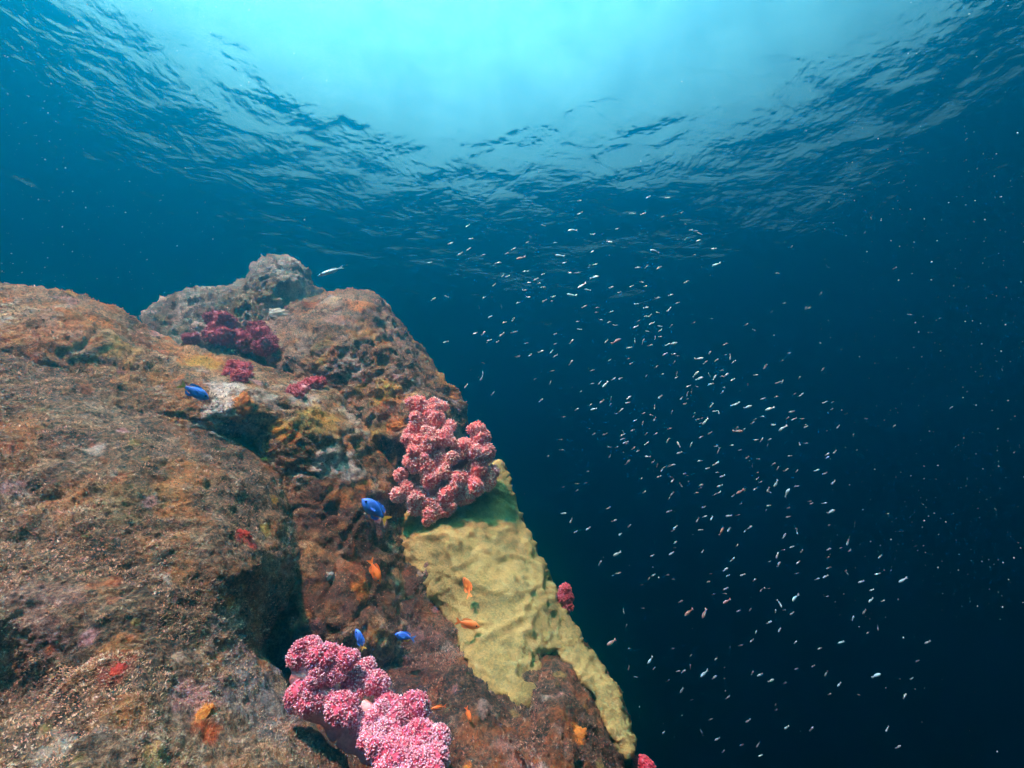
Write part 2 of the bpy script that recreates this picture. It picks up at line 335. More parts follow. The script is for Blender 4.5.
crust(main, specks(0, 310, 360, 768, 110, [RU, RU, OL, OL, (.50, .36, .24), (.12, .08, .05), (.12, .08, .05), (.10, .07, .05), PK], 2, 7) + [(165, 578, 9, WH, .8), (242, 535, 8, RD, .8), (255, 545, 6, RD, .7), (228, 602, 7, OR_, .7), (213, 618, 7, PK, .9), (202, 712, 9, OR_, .9), (205, 735, 12, (.5, .10, .02), .9), (115, 670, 12, RD, .35), (120, 660, 10, RU, .5), (200, 690, 18, PK, .6), (185, 685, 10, PK, .6), (100, 448, 8, WH, .6), (275, 500, 6, YE, .8), (265, 530, 6, YE, .6), (285, 570, 14, PK, .45), (270, 550, 12, (.6, .28, .12), .5), (230, 430, 9, WH, .4), (60, 745, 14, GY, .5), (160, 755, 10, YE, .35), (240, 650, 26, (.10, .12, .14), .5), (260, 700, 40, (.13, .15, .18), .5), (88, 640, 6, PK, .8), (30, 620, 30, PK, .2), (130, 500, 30, OL, .25)])
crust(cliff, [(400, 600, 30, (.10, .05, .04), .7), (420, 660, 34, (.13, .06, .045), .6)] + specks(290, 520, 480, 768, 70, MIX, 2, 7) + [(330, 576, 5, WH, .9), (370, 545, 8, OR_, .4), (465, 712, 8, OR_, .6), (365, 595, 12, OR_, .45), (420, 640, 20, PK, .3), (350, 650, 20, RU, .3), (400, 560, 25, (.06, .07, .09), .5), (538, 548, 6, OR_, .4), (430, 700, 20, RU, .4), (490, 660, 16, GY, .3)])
crust(foot, specks(440, 630, 660, 768, 30, MIX, 2, 6) + [(578, 734, 8, OR_, .95), (525, 760, 20, PK, .4), (505, 745, 14, PK, .3), (582, 678, 5, WH, .8)])
# ------------------------------------------------------------------ sponges
def sponge_mat(name, c1, c2, sc=30., bump=.006):
    b = NB(name)
    co = b.n("ShaderNodeNewGeometry").outputs['Position']
    n1 = b.n("ShaderNodeTexNoise", Vector=co, Scale=sc * .3, Detail=6.0, Roughness=.65)
    n2 = b.n("ShaderNodeTexNoise", Vector=co, Scale=sc * 4, Detail=4.0, Roughness=.7)
    s = b.n("ShaderNodeMath", _operation='MULTIPLY_ADD', i0=n2.outputs[0], i1=.6, i2=n1.outputs[0])
    f = b.n("ShaderNodeMapRange", i0=s.outputs[0], i1=.58, i2=1.0)
    m = b.n("ShaderNodeMix", _data_type='RGBA', Factor=f.outputs[0]); m.inputs[6].default_value = (*c1, 1); m.inputs[7].default_value = (*c2, 1)
    bp = b.n("ShaderNodeBump", Strength=.8, Distance=bump, Height=s.outputs[0])
    pb = b.n("ShaderNodeBsdfPrincipled", Base__Color=m.outputs[2], Roughness=.85, Normal=bp.outputs[0])
    pb.inputs['Specular IOR Level'].default_value = .2
    b.l(pb.outputs[0], b.out.inputs['Surface'])
    return b.m
m_yel = sponge_mat("yellow_sponge", (.18, .145, .045), (.54, .43, .15), 40., .014)
m_ora = sponge_mat("orange_sponge", (.34, .10, .015), (.66, .25, .04), 90.)
m_red = sponge_mat("red_sponge", (.26, .02, .015), (.50, .06, .03), 60.)
SPONGE = [(400, 518), (430, 503), (466, 486), (497, 462), (508, 478), (517, 505), (524, 527), (536, 548), (549, 574), (562, 604), (578, 634), (601, 664), (620, 697), (635, 738), (629, 757), (618, 745), (606, 728), (594, 700), (578, 676), (560, 655), (543, 655), (536, 690), (528, 708), (505, 700), (474, 678), (464, 652), (452, 628), (432, 600), (414, 580), (396, 552)]
def sponge_depth(x, y): return float(cliff_fit([(x, y)])[0])
rimd = [(x, y, sponge_depth(x, y) + .002) for x, y in SPONGE]
inn = [(x, y, sponge_depth(x, y) - .6 * o) for x, y, o in [(440, 530, .05), (480, 520, .06), (500, 560, .06), (450, 580, .04), (520, 600, .07), (490, 630, .05), (540, 630, .07), (480, 660, .04), (570, 650, .05), (600, 690, .03), (430, 560, .03), (500, 490, .05), (510, 670, .04), (615, 725, .02)]]
def sponge_folds(V, N):
    out_ = V.copy()
    for i, p in enumerate(V):
        f = abs(fbm(p, 6.5, 3, 40.)); g = fbm(p, 19, 3, 44.)
        out_[i] = p + N[i] * ((.012 * max(0, 1 - f * 5) ** 1.2 + 0.0055 * max(0, 1 - abs(fbm(p, 15, 3, 61.)) * 5)) + .005 * g + 0.0045 * fbm(p, 60, 3, 52.))
    return out_
def poly_relief(name, outline, inner, step, thick, rnd, folds):
    """closed thin sheet of any outline: a picture-fine grid inside it, lifted to its depth, with a back of its own"""
    O = catmull([(a[0], a[1], a[2]) for a in outline], 320)
    for k in range(len(O)):
        O[k, 0] += 3.2 * noise.fractal(Vector((O[k, 0] * .07, O[k, 1] * .07, 1.)), .8, 2.1, 3); O[k, 1] += 3.2 * noise.fractal(Vector((O[k, 0] * .07, O[k, 1] * .07, 7.)), .8, 2.1, 3)
    fit = tps_fit([p[:2] for p in outline] + [p[:2] for p in inner], [p[2] for p in outline] + [p[2] for p in inner])
    bm = bmesh.new()
    vs = [bm.verts.new((x, y, 0)) for x, y in O[:, :2]]
    bm.faces.new(vs)
    xs, ys = O[:, 0], O[:, 1]
    for x in np.arange(xs.min() + step, xs.max(), step):
        g = bm.verts[:] + bm.edges[:] + bm.faces[:]; bmesh.ops.bisect_plane(bm, geom=g, plane_co=(x + .013, 0, 0), plane_no=(1, 0, 0))
    for y in np.arange(ys.min() + step, ys.max(), step):
        g = bm.verts[:] + bm.edges[:] + bm.faces[:]; bmesh.ops.bisect_plane(bm, geom=g, plane_co=(0, y + .017, 0), plane_no=(0, 1, 0))
    bmesh.ops.triangulate(bm, faces=bm.faces[:])
    bm.verts.ensure_lookup_table(); bm.verts.index_update()
    X = np.array([(v.co.x, v.co.y) for v in bm.verts]); F = [tuple(v.index for v in f.verts) for f in bm.faces]
    rim = set(v.index for v in bm.verts if v.is_boundary)
    edges = [(e.verts[0].index, e.verts[1].index) for e in bm.edges if e.is_boundary]
    bm.free()
    A, B = O[:, :2], np.roll(O[:, :2], -1, 0); AB = B - A
    t = np.clip(((X[:, None] - A[None]) * AB[None]).sum(-1) / (AB ** 2).sum(-1)[None], 0, 1)
    dist = np.linalg.norm(X[:, None] - (A[None] + AB[None] * t[..., None]), axis=-1).min(1)
    q = np.clip(dist / 9., 0, 1)
    Df = fit(X) + rnd * (1 - np.sqrt(1 - (1 - q) ** 2))
    V = np.r_[px_np(X, Df), px_np(X, np.maximum(Df, fit(X) + rnd) + thick)]
    n = len(X)
    Fs = [f for f in F] + [(c + n, b_ + n, a + n) for a, b_, c in F]
    Fs += [(a, b_, b_ + n, a + n) for a, b_ in edges]
    me = mesh(name, V, Fs)
    bm = bmesh.new(); bm.from_mesh(me); bmesh.ops.recalc_face_normals(bm, faces=bm.faces); bm.to_mesh(me); bm.free()
    N = np.empty(2 * n * 3, np.float32); me.vertices.foreach_get('normal', N); N = N.reshape(-1, 3)
    V2 = folds(V, N); me.vertices.foreach_set('co', V2.astype(np.float32).ravel()); me.update()
    return me
me = poly_relief("yellow_sponge", rimd, inn, 2.0, .06, .018, sponge_folds)
spo = link("yellow_sponge", me, m_yel); reg(spo)
tag(spo, "broad sheet of pale yellow encrusting sponge draped down the right flank of the cliff rock", "sponge")

tag(main, "big rounded brown boulder furred with short turf, nearest rock at the lower left", "rock")
tag(ledge, "long orange-crusted rock ledge above and behind the big brown boulder", "rock")
tag(dome, "rounded mottled brown boulder at the top right of the reef, behind the upright pink coral", "rock")
tag(peak, "grey-green rock with a small knob peak, farthest back and highest of the reef rocks", "rock")
tag(cliff, "dark reddish cliff rock in the shadowed gully that carries the yellow sponge sheet", "rock")
tag(foot, "dark speckled maroon rock jutting through the lower edge of the yellow sponge sheet", "rock")

def orient(dirv, up=Vector((0, 0, 1))):
    x = dirv.normalized(); y = up.cross(x)
    if y.length < 1e-4: y = Vector((0, 1, 0))
    y.normalize(); z = x.cross(y)
    return Matrix((x, y, z)).transposed().to_4x4()

def blob(name, x, y, rx, ry, hgt, mat, label, cat, seed, rot=0.):
    """low encrusting sponge: a lumpy cushion that sits on the rock"""
    h = hit(x, y)
    n = (h[1] if h[1].dot(h[0]) < 0 else -h[1]).normalized()
    view = h[0].normalized(); n = (n * .6 - view * .6).normalized()
    right = Vector((1, 0, 0)) - n * n.x; right.normalize(); upv = n.cross(right)
    bm = bmesh.new(); bmesh.ops.create_icosphere(bm, subdivisions=4, radius=1)
    k = h[2] / FOC
    for v in bm.verts:
        p = v.co.copy(); d = 1 + .5 * noise.fractal(p * 2.6 + Vector((seed, 0, 0)), .8, 2.1, 5)
        p = p * d; a, b_ = p.x * rx * k, p.y * ry * k
        ca, sa = math.cos(rot), math.sin(rot)
        v.co = right * (a * ca - b_ * sa) + upv * (a * sa + b_ * ca) + n * (p.z * hgt * k)
    me = bpy.data.meshes.new(name); bm.to_mesh(me); bm.free()
    me.polygons.foreach_set('use_smooth', [True] * len(me.polygons))
    o = link(name, me, mat); o.location = h[0]
    return tag(o, label, cat)
blob("orange_sponge", 244, 404, 5, 9, 1.2, m_ora, "upright strip of orange sponge below the small pale-dotted red coral on the ledge", "sponge", 1.2, rot=.1)
blob("orange_sponge", 396, 428, 8, 5, 2.5, m_ora, "bright orange sponge patch just left of the upright pink coral", "sponge", 4.1)
blob("orange_sponge", 202, 716, 4, 8, 1.2, m_ora, "orange sponge patch low on the big brown boulder, left of the bottom coral", "sponge", 6.6, rot=-.3)
blob("orange_sponge", 578, 734, 7, 4, 1, m_ora, "orange sponge patch on the maroon rock beside the yellow sponge's lower tip", "sponge", 8.3, rot=.3)
blob("red_sponge", 243, 535, 6, 4, 1.6, m_red, "small red sponge patch on the upper right of the big brown boulder", "sponge", 3.3)
blob("red_sponge", 118, 672, 4, 5, 1.4, m_red, "small red sponge patch in the middle of the big brown boulder's lower half", "sponge", 9.3)
m_shell = sponge_mat("pale_shell", (.20, .22, .18), (.46, .47, .40), 60., .003)
blob("shell", 279, 315, 8, 6, 1.5, m_shell, "flat pale oyster-like shell on the grey-green rock above the dark red corals", "shell", 2.2)
blob("shell", 216, 437, 7, 2.6, 2.5, m_shell, "small white shell in the crack where the ledge meets the big brown boulder", "shell", 5.2, rot=-.25)
blob("sea_star", 330, 577, 4, 4, 2, m_shell, "small white crust star in the dark gully between boulder and cliff", "sponge", 7.7)

# ------------------------------------------------------------------ soft corals
def coral_mat(name):
    b = NB(name)
    at = b.n("ShaderNodeAttribute", _attribute_name="tone")
    nz = b.n("ShaderNodeTexNoise", Vector=b.n("ShaderNodeNewGeometry").outputs['Position'], Scale=160., Detail=3.)
    f = b.n("ShaderNodeMapRange", i0=nz.outputs[0], i1=.3, i2=.7, i3=.72, i4=1.2)
    m = b.n("ShaderNodeMix", _data_type='RGBA', _blend_type='MULTIPLY', Factor=1.0); b.l(at.outputs['Color'], m.inputs[6]); b.l(f.outputs[0], m.inputs[7])
    pb = b.n("ShaderNodeBsdfPrincipled", Base__Color=m.outputs[2], Roughness=.6)
    pb.inputs['Subsurface Weight'].default_value = .0
    pb.inputs['Specular IOR Level'].default_value = .3
    b.l(pb.outputs[0], b.out.inputs['Surface'])
    return b.m
m_cor = coral_mat("soft_coral_flesh")
def set_tone(me, cols):
    at = me.color_attributes.new("tone", 'FLOAT_COLOR', 'POINT')
    at.data.foreach_set('color', np.array(cols, np.float32).ravel())
def lerp3(a, b_, t): return tuple(a[i] + (b_[i] - a[i]) * t for i in range(3))
def tube_data(P, Rr, n=12):
    V, F = [], []
    for i, p in enumerate(P):
        d = (P[min(i + 1, len(P) - 1)] - P[max(i - 1, 0)]).normalized()
        u = d.cross(Vector((.3, .2, .9))).normalized(); w_ = d.cross(u)
        for k in range(n):
            a = 2 * math.pi * k / n
            V.append(p + (u * math.cos(a) + w_ * math.sin(a)) * Rr[i])
    for i in range(len(P) - 1):
        for k in range(n): F.append((i * n + k, i * n + (k + 1) % n, (i + 1) * n + (k + 1) % n, (i + 1) * n + k))
    F.append(tuple(range(n - 1, -1, -1))); F.append(tuple((len(P) - 1) * n + k for k in range(n)))
    return V, F
def lobe(parent, c, r, pal, seed, npoly, psz):
    """one cauliflower head: a lumpy core thickly set with polyps"""
    rr = random.Random(seed)
    bumps = []
    for _ in range(24):
        d = Vector((rr.gauss(0, 1), rr.gauss(0, 1), rr.gauss(0, 1))).normalized(); bumps.append((d, rr.uniform(.55, 1.1)))
    def rad(d):
        m = 0
        for bd, s in bumps:
            cs = d.dot(bd)
            if cs > .74: m = max(m, s * (1 - ((1 - cs) / .26) ** 2) ** .5)
        return r * (.58 + .36 * m)
    bm = bmesh.new(); bmesh.ops.create_icosphere(bm, subdivisions=4, radius=1)
    V, F, T = [], [], []
    tone_l = rr.uniform(-.25, .25)
    for v in bm.verts:
        d = v.co.normalized(); V.append(d * rad(d))
        q = (rad(d) / r - .62) / .6
        T.append((*lerp3(pal[0], pal[1], max(0, min(1, q * .8 + tone_l * .5))), 1))
    F = [tuple(v.index for v in f.verts) for f in bm.faces]; bm.free()
    for k in range(npoly):
        z = 1 - 2 * (k + .5) / npoly; a = k * 2.39996 + rr.uniform(-.3, .3); s = math.sqrt(1 - z * z)
        d = Vector((s * math.cos(a), s * math.sin(a), z)); d = (d + Vector((rr.gauss(0, .09), rr.gauss(0, .09), rr.gauss(0, .09)))).normalized()
        base = d * rad(d) * .97; h = psz * rr.uniform(.7, 1.35); wd = psz * rr.uniform(.3, .5)
        u = d.cross(Vector((.31, .52, .79))).normalized(); w_ = d.cross(u); lean = (u * rr.gauss(0, .3) + w_ * rr.gauss(0, .3)) * h
        i0 = len(V)
        pale = min(1, max(0, rr.gauss(.5 + tone_l, .28)))
        tip = lerp3(pal[1], pal[2], pale)
        for (f_, ww) in ((0., .8), (.55, 1.0), (.95, .75)):
            for j in range(5):
                b_ = 2 * math.pi * j / 5 + k
                V.append(base + d * h * f_ + lean * f_ + (u * math.cos(b_) + w_ * math.sin(b_)) * wd * ww)
                T.append((*lerp3(pal[0], tip, .25 + f_ * .75), 1))
        V.append(base + d * h * 1.05 + lean); T.append((*lerp3(tip, pal[2], .7), 1))
        for q in range(2):
            for j in range(5): F.append((i0 + q * 5 + j, i0 + q * 5 + (j + 1) % 5, i0 + q * 5 + 5 + (j + 1) % 5, i0 + q * 5 + 5 + j))
        for j in range(5): F.append((i0 + 10 + j, i0 + 10 + (j + 1) % 5, i0 + 15))
    V = [v + c for v in V]
    me = mesh("polyp_cluster", V, F); set_tone(me, T)
    return link("polyp_cluster", me, m_cor, parent)
def coral(label, group, root, lobes, stalks, pal, seed, d0, bulge, cen, R0, npoly=150, psz=.0042, tilt=0., scol=((.80, .42, .40), (.55, .12, .14))):
    """lobes: picture x, y, radius px; they bulge towards the lens from the depth d0"""
    rp = px(root[0], root[1], root[2])
    t = empty("soft_coral", rp); tag(t, label, "coral", group)
    V, F, T = [], [], []
    for st in stalks:
        P = [px(a, b_, d) - rp for a, b_, d, _ in st]; Rr = [q / FOC * d for _, _, d, q in st]
        PP, RR = [], []
        for i in range(len(P) - 1):
            for k in range(6):
                f = k / 6; PP.append(P[i].lerp(P[i + 1], f)); RR.append(Rr[i] + (Rr[i + 1] - Rr[i]) * f)
        PP.append(P[-1]); RR.append(Rr[-1])
        RR = [q * (1 + .18 * noise.noise(p * 60)) for q, p in zip(RR, PP)]
        v, f = tube_data(PP, RR); n0 = len(V)
        V += v; F += [tuple(i + n0 for i in q) for q in f]
        T += [(*lerp3(scol[0], scol[1], .5 + .9 * noise.noise(p * 45)), 1) for p in v]
    me = mesh("stalk", V, F); set_tone(me, T); link("stalk", me, m_cor, t)
    rr = random.Random(seed)
    for i, L in enumerate(lobes):
        x, y, r = L[:3]
        q = min(1, math.hypot(x - cen[0], (y - cen[1]) * (R0[0] / R0[1])) / R0[0])
        d = (L[3] if len(L) > 3 else d0 - bulge * (1 - q * q) - tilt * (y - cen[1])) + rr.uniform(-.012, .012)
        lobe(t, px(x, y, d) - rp, r / FOC * d * .92, pal, seed * 100 + i, npoly, psz)
        if r > 7:
            for k in range(2):
                a_ = rr.uniform(0, 6.28); q2 = r * rr.uniform(.75, .95)
                d2 = d - rr.uniform(-.1, .5) * r / FOC * d; r2 = r * rr.uniform(.38, .55)
                lobe(t, px(x + math.cos(a_) * q2, y + math.sin(a_) * q2, d2) - rp, r2 / FOC * d, pal, seed * 100 + i + 50 * k + 1000, npoly // 3, psz * .95)
    return t
PINK = ((.80, .08, .08), (1., .36, .31), (1., .84, .77))
MAG = ((.52, .02, .06), (.70, .15, .22), (.88, .62, .70))
CRIM = ((.20, .006, .022), (.32, .022, .055), (.44, .09, .13))
DRED = ((.36, .01, .03), (.52, .045, .07), (.68, .22, .25))
L1 = [(195, 130, 55), (295, 135, 40), (280, 195, 55), (190, 240, 55), (355, 235, 35), (265, 285, 50), (165, 320, 45), (250, 340, 45), (330, 300, 50), (180, 420, 65), (105, 485, 35), (300, 405, 40), (370, 400, 35), (430, 340, 50), (515, 290, 60), (480, 370, 55), (540, 370, 55), (500, 450, 60), (575, 470, 35), (560, 520, 40), (480, 550, 60), (400, 500, 50), (260, 510, 55), (330, 470, 40), (90, 590, 40), (140, 560, 45), (175, 650, 45), (200, 590, 45), (350, 590, 60), (410, 600, 45), (330, 660, 45), (255, 690, 45), (290, 630, 40), (440, 590, 40), (240, 440, 50)]
coral("upright pink soft coral between the dome boulder and yellow sponge", "large pink soft corals on the reef", (440, 490, 1.72),
      [(380 + a / 5.12, 380 + b_ / 5.12, r / 5.12 * 1.0) for a, b_, r in L1],
      [[(442, 500, 1.76, 15), (438, 470, 1.71, 14), (430, 440, 1.71, 10), (424, 412, 1.72, 5)], [(440, 475, 1.71, 10), (465, 455, 1.71, 8), (480, 442, 1.72, 5)], [(440, 480, 1.69, 9), (446, 500, 1.65, 8), (436, 510, 1.64, 5)]],
      PINK, 3, 1.68, .07, (442, 465), (52, 60), tilt=.0007, npoly=260, psz=.0062)
L2 = [(155, 190, 60), (210, 140, 50), (260, 200, 75), (330, 190, 65), (390, 210, 55), (240, 290, 50), (330, 280, 50), (165, 390, 75), (190, 430, 60), (240, 420, 55), (435, 335, 60), (545, 330, 60), (370, 460, 75), (330, 420, 50), (500, 250, 50), (600, 450, 70), (570, 500, 60), (640, 520, 60), (755, 470, 75), (720, 510, 50), (560, 590, 50), (620, 600, 60), (800, 610, 80), (870, 620, 60), (720, 620, 60), (600, 690, 70), (680, 680, 70), (750, 690, 60), (850, 720, 70), (640, 740, 70), (780, 740, 60), (700, 820, 75), (840, 820, 75), (600, 800, 60), (480, 560, 52), (455, 505, 45), (520, 620, 50), (555, 660, 55), (540, 550, 45), (500, 590, 48), (640, 640, 55)]
coral("magenta-pink soft coral with a pale stalk, at the bottom edge below the blue fish", "large pink soft corals on the reef", (352, 724, 1.12),
      [(270 + a / 5.19, 620 + b_ / 5.19, r / 5.19 * .92, (1.05 if a < 430 else 1.065) - .0011 * max(0, (b_ - 380)) * .25) for a, b_, r in L2],
      [[(300, 676, 1.08, 5), (314, 688, 1.055, 6), (338, 706, 1.055, 7), (362, 724, 1.05, 8), (374, 740, 1.07, 8), (352, 728, 1.12, 10)], [(304, 712, 1.10, 5), (326, 717, 1.08, 6), (350, 726, 1.09, 8)], [(362, 722, 1.05, 8), (370, 704, 1.04, 7)], [(346, 728, 1.10, 12), (320, 690, 1.09, 11), (306, 672, 1.07, 12), (310, 660, 1.06, 9)], [(346, 728, 1.10, 12), (376, 745, 1.09, 13), (400, 752, 1.08, 12), (410, 760, 1.06, 10), (424, 740, 1.06, 7)], [(376, 722, 1.08, 9), (396, 706, 1.08, 7), (414, 712, 1.08, 6)]],
      MAG, 5, 1.08, .05, (360, 710), (90, 90), npoly=420, psz=.0037, scol=((.90, .58, .54), (.74, .26, .30)))
z2 = lambda L, k=1.0: [(150 + a / 4.52, 250 + b_ / 4.52, r / 4.52 * k) for a, b_, r in L]
def small_coral(label, group, lobes, pal, seed, lift=.35, npoly=120, psz=.0075, base=None):
    cx = sum(l[0] for l in lobes) / len(lobes); cy = sum(l[1] for l in lobes) / len(lobes)
    LL = []
    for x, y, r in lobes:
        h = hit(x, y); d = h[2] if h is not None and (base is None or h[2] < base + .3) else base
        LL.append((x, y, r, d - r / FOC * d * lift))
    dm = sum(l[3] for l in LL) / len(LL)
    return coral(label, group, (cx, cy, dm), LL, [[(cx, cy + 4, dm + .05, 4), (cx, cy, dm, 4), (cx, cy - 2, dm - .01, 3)]], pal, seed, dm, 0, (cx, cy), (50, 50), npoly, psz)
G = "small dark red soft corals along the ledge"
small_coral("dark crimson soft coral clump of fat round heads in the hollow below the grey-green rock", G, z2([(300, 320, 42), (350, 340, 48), (280, 395, 38), (330, 395, 46), (390, 410, 55), (430, 435, 36), (365, 425, 40), (305, 360, 40)]), CRIM, 11)
small_coral("dark crimson soft coral clump leaning against the dome boulder in the ledge hollow", G, z2([(480, 370, 42), (515, 385, 45), (535, 440, 40), (500, 440, 36), (500, 350, 30), (550, 410, 28)]), CRIM, 12)
small_coral("tiny crimson soft coral bud beside a pale patch, left of the dark crimson clumps", G, z2([(170, 400, 24), (198, 400, 26), (185, 410, 22)]), CRIM, 13, psz=.005)
small_coral("small pale-dotted red soft coral directly above the orange sponge strip", G, z2([(375, 545, 34), (420, 545, 34), (405, 580, 36), (435, 570, 26), (360, 560, 24), (395, 525, 26)]), DRED, 14, psz=.006)
small_coral("bright red three-lobed soft coral on the ledge crack by the dome boulder", G, z2([(650, 640, 32), (690, 630, 30), (715, 615, 32), (745, 610, 40), (670, 655, 22)]), DRED, 15)
small_coral("small magenta soft coral jutting from the right edge of the yellow sponge over open water", G, [(565, 590, 6), (567, 598, 6.5), (564, 606, 6), (568, 607, 5), (563, 597, 6)], DRED, 16, base=1.6, psz=.005)
small_coral("red soft coral at the bottom edge beside the yellow sponge's lowest tip", G, [(636, 766, 6), (644, 765, 7), (640, 772, 8), (650, 770, 6)], DRED, 17, base=1.38, psz=.004)

# ------------------------------------------------------------------ fish
def plain(name, c, rough=.45, spec=.5, c2=None, sc=8.):
    b = NB(name)
    pb = b.n("ShaderNodeBsdfPrincipled", Base__Color=(*c, 1), Roughness=rough)
    if c2:
        nz = b.n("ShaderNodeTexNoise", Scale=sc, Detail=3.); tc = b.n("ShaderNodeTexCoord"); b.l(tc.outputs['Object'], nz.inputs['Vector'])
        m = b.n("ShaderNodeMix", _data_type='RGBA', Factor=nz.outputs[0]); m.inputs[6].default_value = (*c, 1); m.inputs[7].default_value = (*c2, 1); b.l(m.outputs[2], pb.inputs[0])
    pb.inputs['Specular IOR Level'].default_value = spec
    b.l(pb.outputs[0], b.out.inputs['Surface'])
    return b.m
m_blue = plain("blue_scales", (.03, .17, .98), c2=(.09, .32, 1.0), sc=120.)
m_yfin = plain("yellow_fin", (.90, .62, .04))
m_org = plain("orange_scales", (.90, .17, .02), c2=(.95, .30, .05), sc=90.)
m_eye = plain("fish_eye", (.01, .01, .012), .15)
m_silv = plain("silver_scales", (.36, .82, .92), .3, .7)
m_brow = plain("brown_scales", (.36, .33, .31), .4, .5)
def fish_body(L, H, W, ns=16, nr=12, bend=0.):
    """lofted body along +x, head at +x; returns verts, faces"""
    V, F = [], []
    for i in range(ns):
        t = i / (ns - 1)                                       # 0 snout .. 1 tail root
        h = H * float(np.interp(t, [0, .05, .13, .26, .40, .55, .70, .84, .94, 1.], [.06, .30, .58, .88, 1., .94, .72, .42, .25, .22]))
        wd = W * float(np.interp(t, [0, .05, .15, .30, .45, .65, .85, 1.], [.12, .42, .80, 1., .95, .66, .30, .12]))
        x = L * (.5 - .82 * t); y = bend * L * (t - .4) ** 2
        for k in range(nr):
            a = 2 * math.pi * k / nr
            V.append((x, y + math.cos(a) * wd / 2, math.sin(a) * h / 2))
    for i in range(ns - 1):
        for k in range(nr): F.append((i * nr + k, i * nr + (k + 1) % nr, (i + 1) * nr + (k + 1) % nr, (i + 1) * nr + k))
    F.append(tuple(range(nr - 1, -1, -1))); F.append(tuple((ns - 1) * nr + k for k in range(nr)))
    return V, F
def blade(P, th, bend=0., L=1.):
    """fin: outline in the xz plane with a real thickness"""
    n = len(P); yb = lambda x: bend * L * ((.5 - x / L) / .82 - .4) ** 2
    V = [(x, yb(x) - th / 2, z) for x, z in P] + [(x, yb(x) + th / 2, z) for x, z in P]
    F = [tuple(range(n)), tuple(range(2 * n - 1, n - 1, -1))] + [(i, i + n, (i + 1) % n + n, (i + 1) % n) for i in range(n)]
    return V, F
def fish(name, cat, label, group, head, tail, depth, mats, H=.42, W=.2, bend=0., yaw=0., fork=.5):
    """head, tail: picture points; depth in metres; built at its real length and lying along that line"""
    h, t = px(head[0], head[1], depth), px(tail[0], tail[1], depth + yaw)
    L = (h - t).length; c = (h + t) / 2
    r = empty(name, c); tag(r, label, cat, group)
    r.matrix_basis = Matrix.Translation(c) @ orient(h - t, Vector((0, -.15, 1)))
    v, f = fish_body(L, H * L, W * L, bend=bend); link("body", mesh("body", v, f), mats[0], r)
    k = H * L
    v, f = blade([(-.28 * L, .05 * k), (-.34 * L, .14 * k), (-.5 * L, .42 * k), (-.52 * L, .36 * k), (-.5 * L + fork * .14 * L, 0), (-.52 * L, -.36 * k), (-.5 * L, -.42 * k), (-.34 * L, -.14 * k), (-.28 * L, -.05 * k)], .010 * L, bend, L)
    link("tail_fin", mesh("tail_fin", v, f, False), mats[1], r)
    v, f = blade([(.22 * L, .40 * k), (.10 * L, .58 * k), (-.10 * L, .60 * k), (-.24 * L, .46 * k), (-.27 * L, .22 * k), (-.1 * L, .38 * k), (.05 * L, .42 * k)], .010 * L, bend, L)
    link("dorsal_fin", mesh("dorsal_fin", v, f, False), mats[0], r)
    v, f = blade([(.05 * L, -.42 * k), (-.08 * L, -.60 * k), (-.22 * L, -.48 * k), (-.27 * L, -.2 * k), (-.1 * L, -.36 * k)], .010 * L, bend, L)
    link("anal_fin", mesh("anal_fin", v, f, False), mats[2], r)
    for s in (-1, 1):
        bm = bmesh.new(); bmesh.ops.create_uvsphere(bm, u_segments=10, v_segments=6, radius=.035 * L)
        for q in bm.verts: q.co += Vector((.36 * L, s * W * L * .40, .05 * k))
        me = bpy.data.meshes.new("eye"); bm.to_mesh(me); bm.free(); link("eye", me, m_eye, r)
        v, f = blade([(.16 * L, -.02 * k), (.02 * L, .08 * k), (-.02 * L, -.06 * k), (.1 * L, -.14 * k)], .008 * L)
        v = [(x, y + s * (W * L * .5 + (.16 * L - x) * .35), z) for x, y, z in v]
        link("pectoral_fin", mesh("pectoral_fin", v, f, False), mats[0], r)
    return r
GB = "blue damselfish over the reef"; GO = "small orange fish over the reef"
def hd(x, y, off):
    h = hit(x, y); return h[2] - off if h else 1.4
fish("damselfish", "fish", "pale blue damselfish with a yellow tail swimming over the ledge, uppermost of the blue fish", GB, (209, 399), (180, 384), hd(195, 392, .13), (m_blue, m_yfin, m_blue), .40, .2)
fish("damselfish", "fish", "vivid blue damselfish with yellow tail pointing down, just left below the upright pink coral", GB, (362, 499), (388, 521), hd(374, 510, .10), (m_blue, m_yfin, m_blue), .40, .2)
fish("damselfish", "fish", "steeply tilted deep blue damselfish with pale yellow tail, right above the bottom coral", GB, (356, 629), (364, 650), hd(360, 640, .14), (m_blue, m_yfin, m_blue), .38, .22)
fish("damselfish", "fish", "level blue damselfish with yellow belly fin in the dark gully, nearest the yellow sponge", GB, (395, 634), (415, 639), hd(405, 638, .12), (m_blue, m_blue, m_yfin), .38, .2)
om = (m_org, m_org, m_org)
fish("anthias", "fish", "curled orange fish on the upper part of the yellow sponge sheet", GO, (464, 577), (472, 596), hd(467, 586, .05), om, .42, .2, bend=.5)
fish("anthias", "fish", "orange fish lying nearly level in front of the yellow sponge's left edge", GO, (480, 627), (456, 621), hd(468, 624, .05), om, .34, .18)
fish("anthias", "fish", "dim orange fish hanging upright in the dark gully left of the yellow sponge", GO, (380, 584), (370, 559), hd(375, 571, .10), om, .36, .2)
fish("anthias", "fish", "orange fish pointing down at the lower left corner of the yellow sponge", GO, (471, 722), (466, 707), hd(469, 715, .05), om, .44, .2)
fish("anthias", "fish", "thin dim orange fish just right of the bottom coral's upper head", GO, (431, 709), (446, 706), hd(438, 708, .08), om, .26, .15)
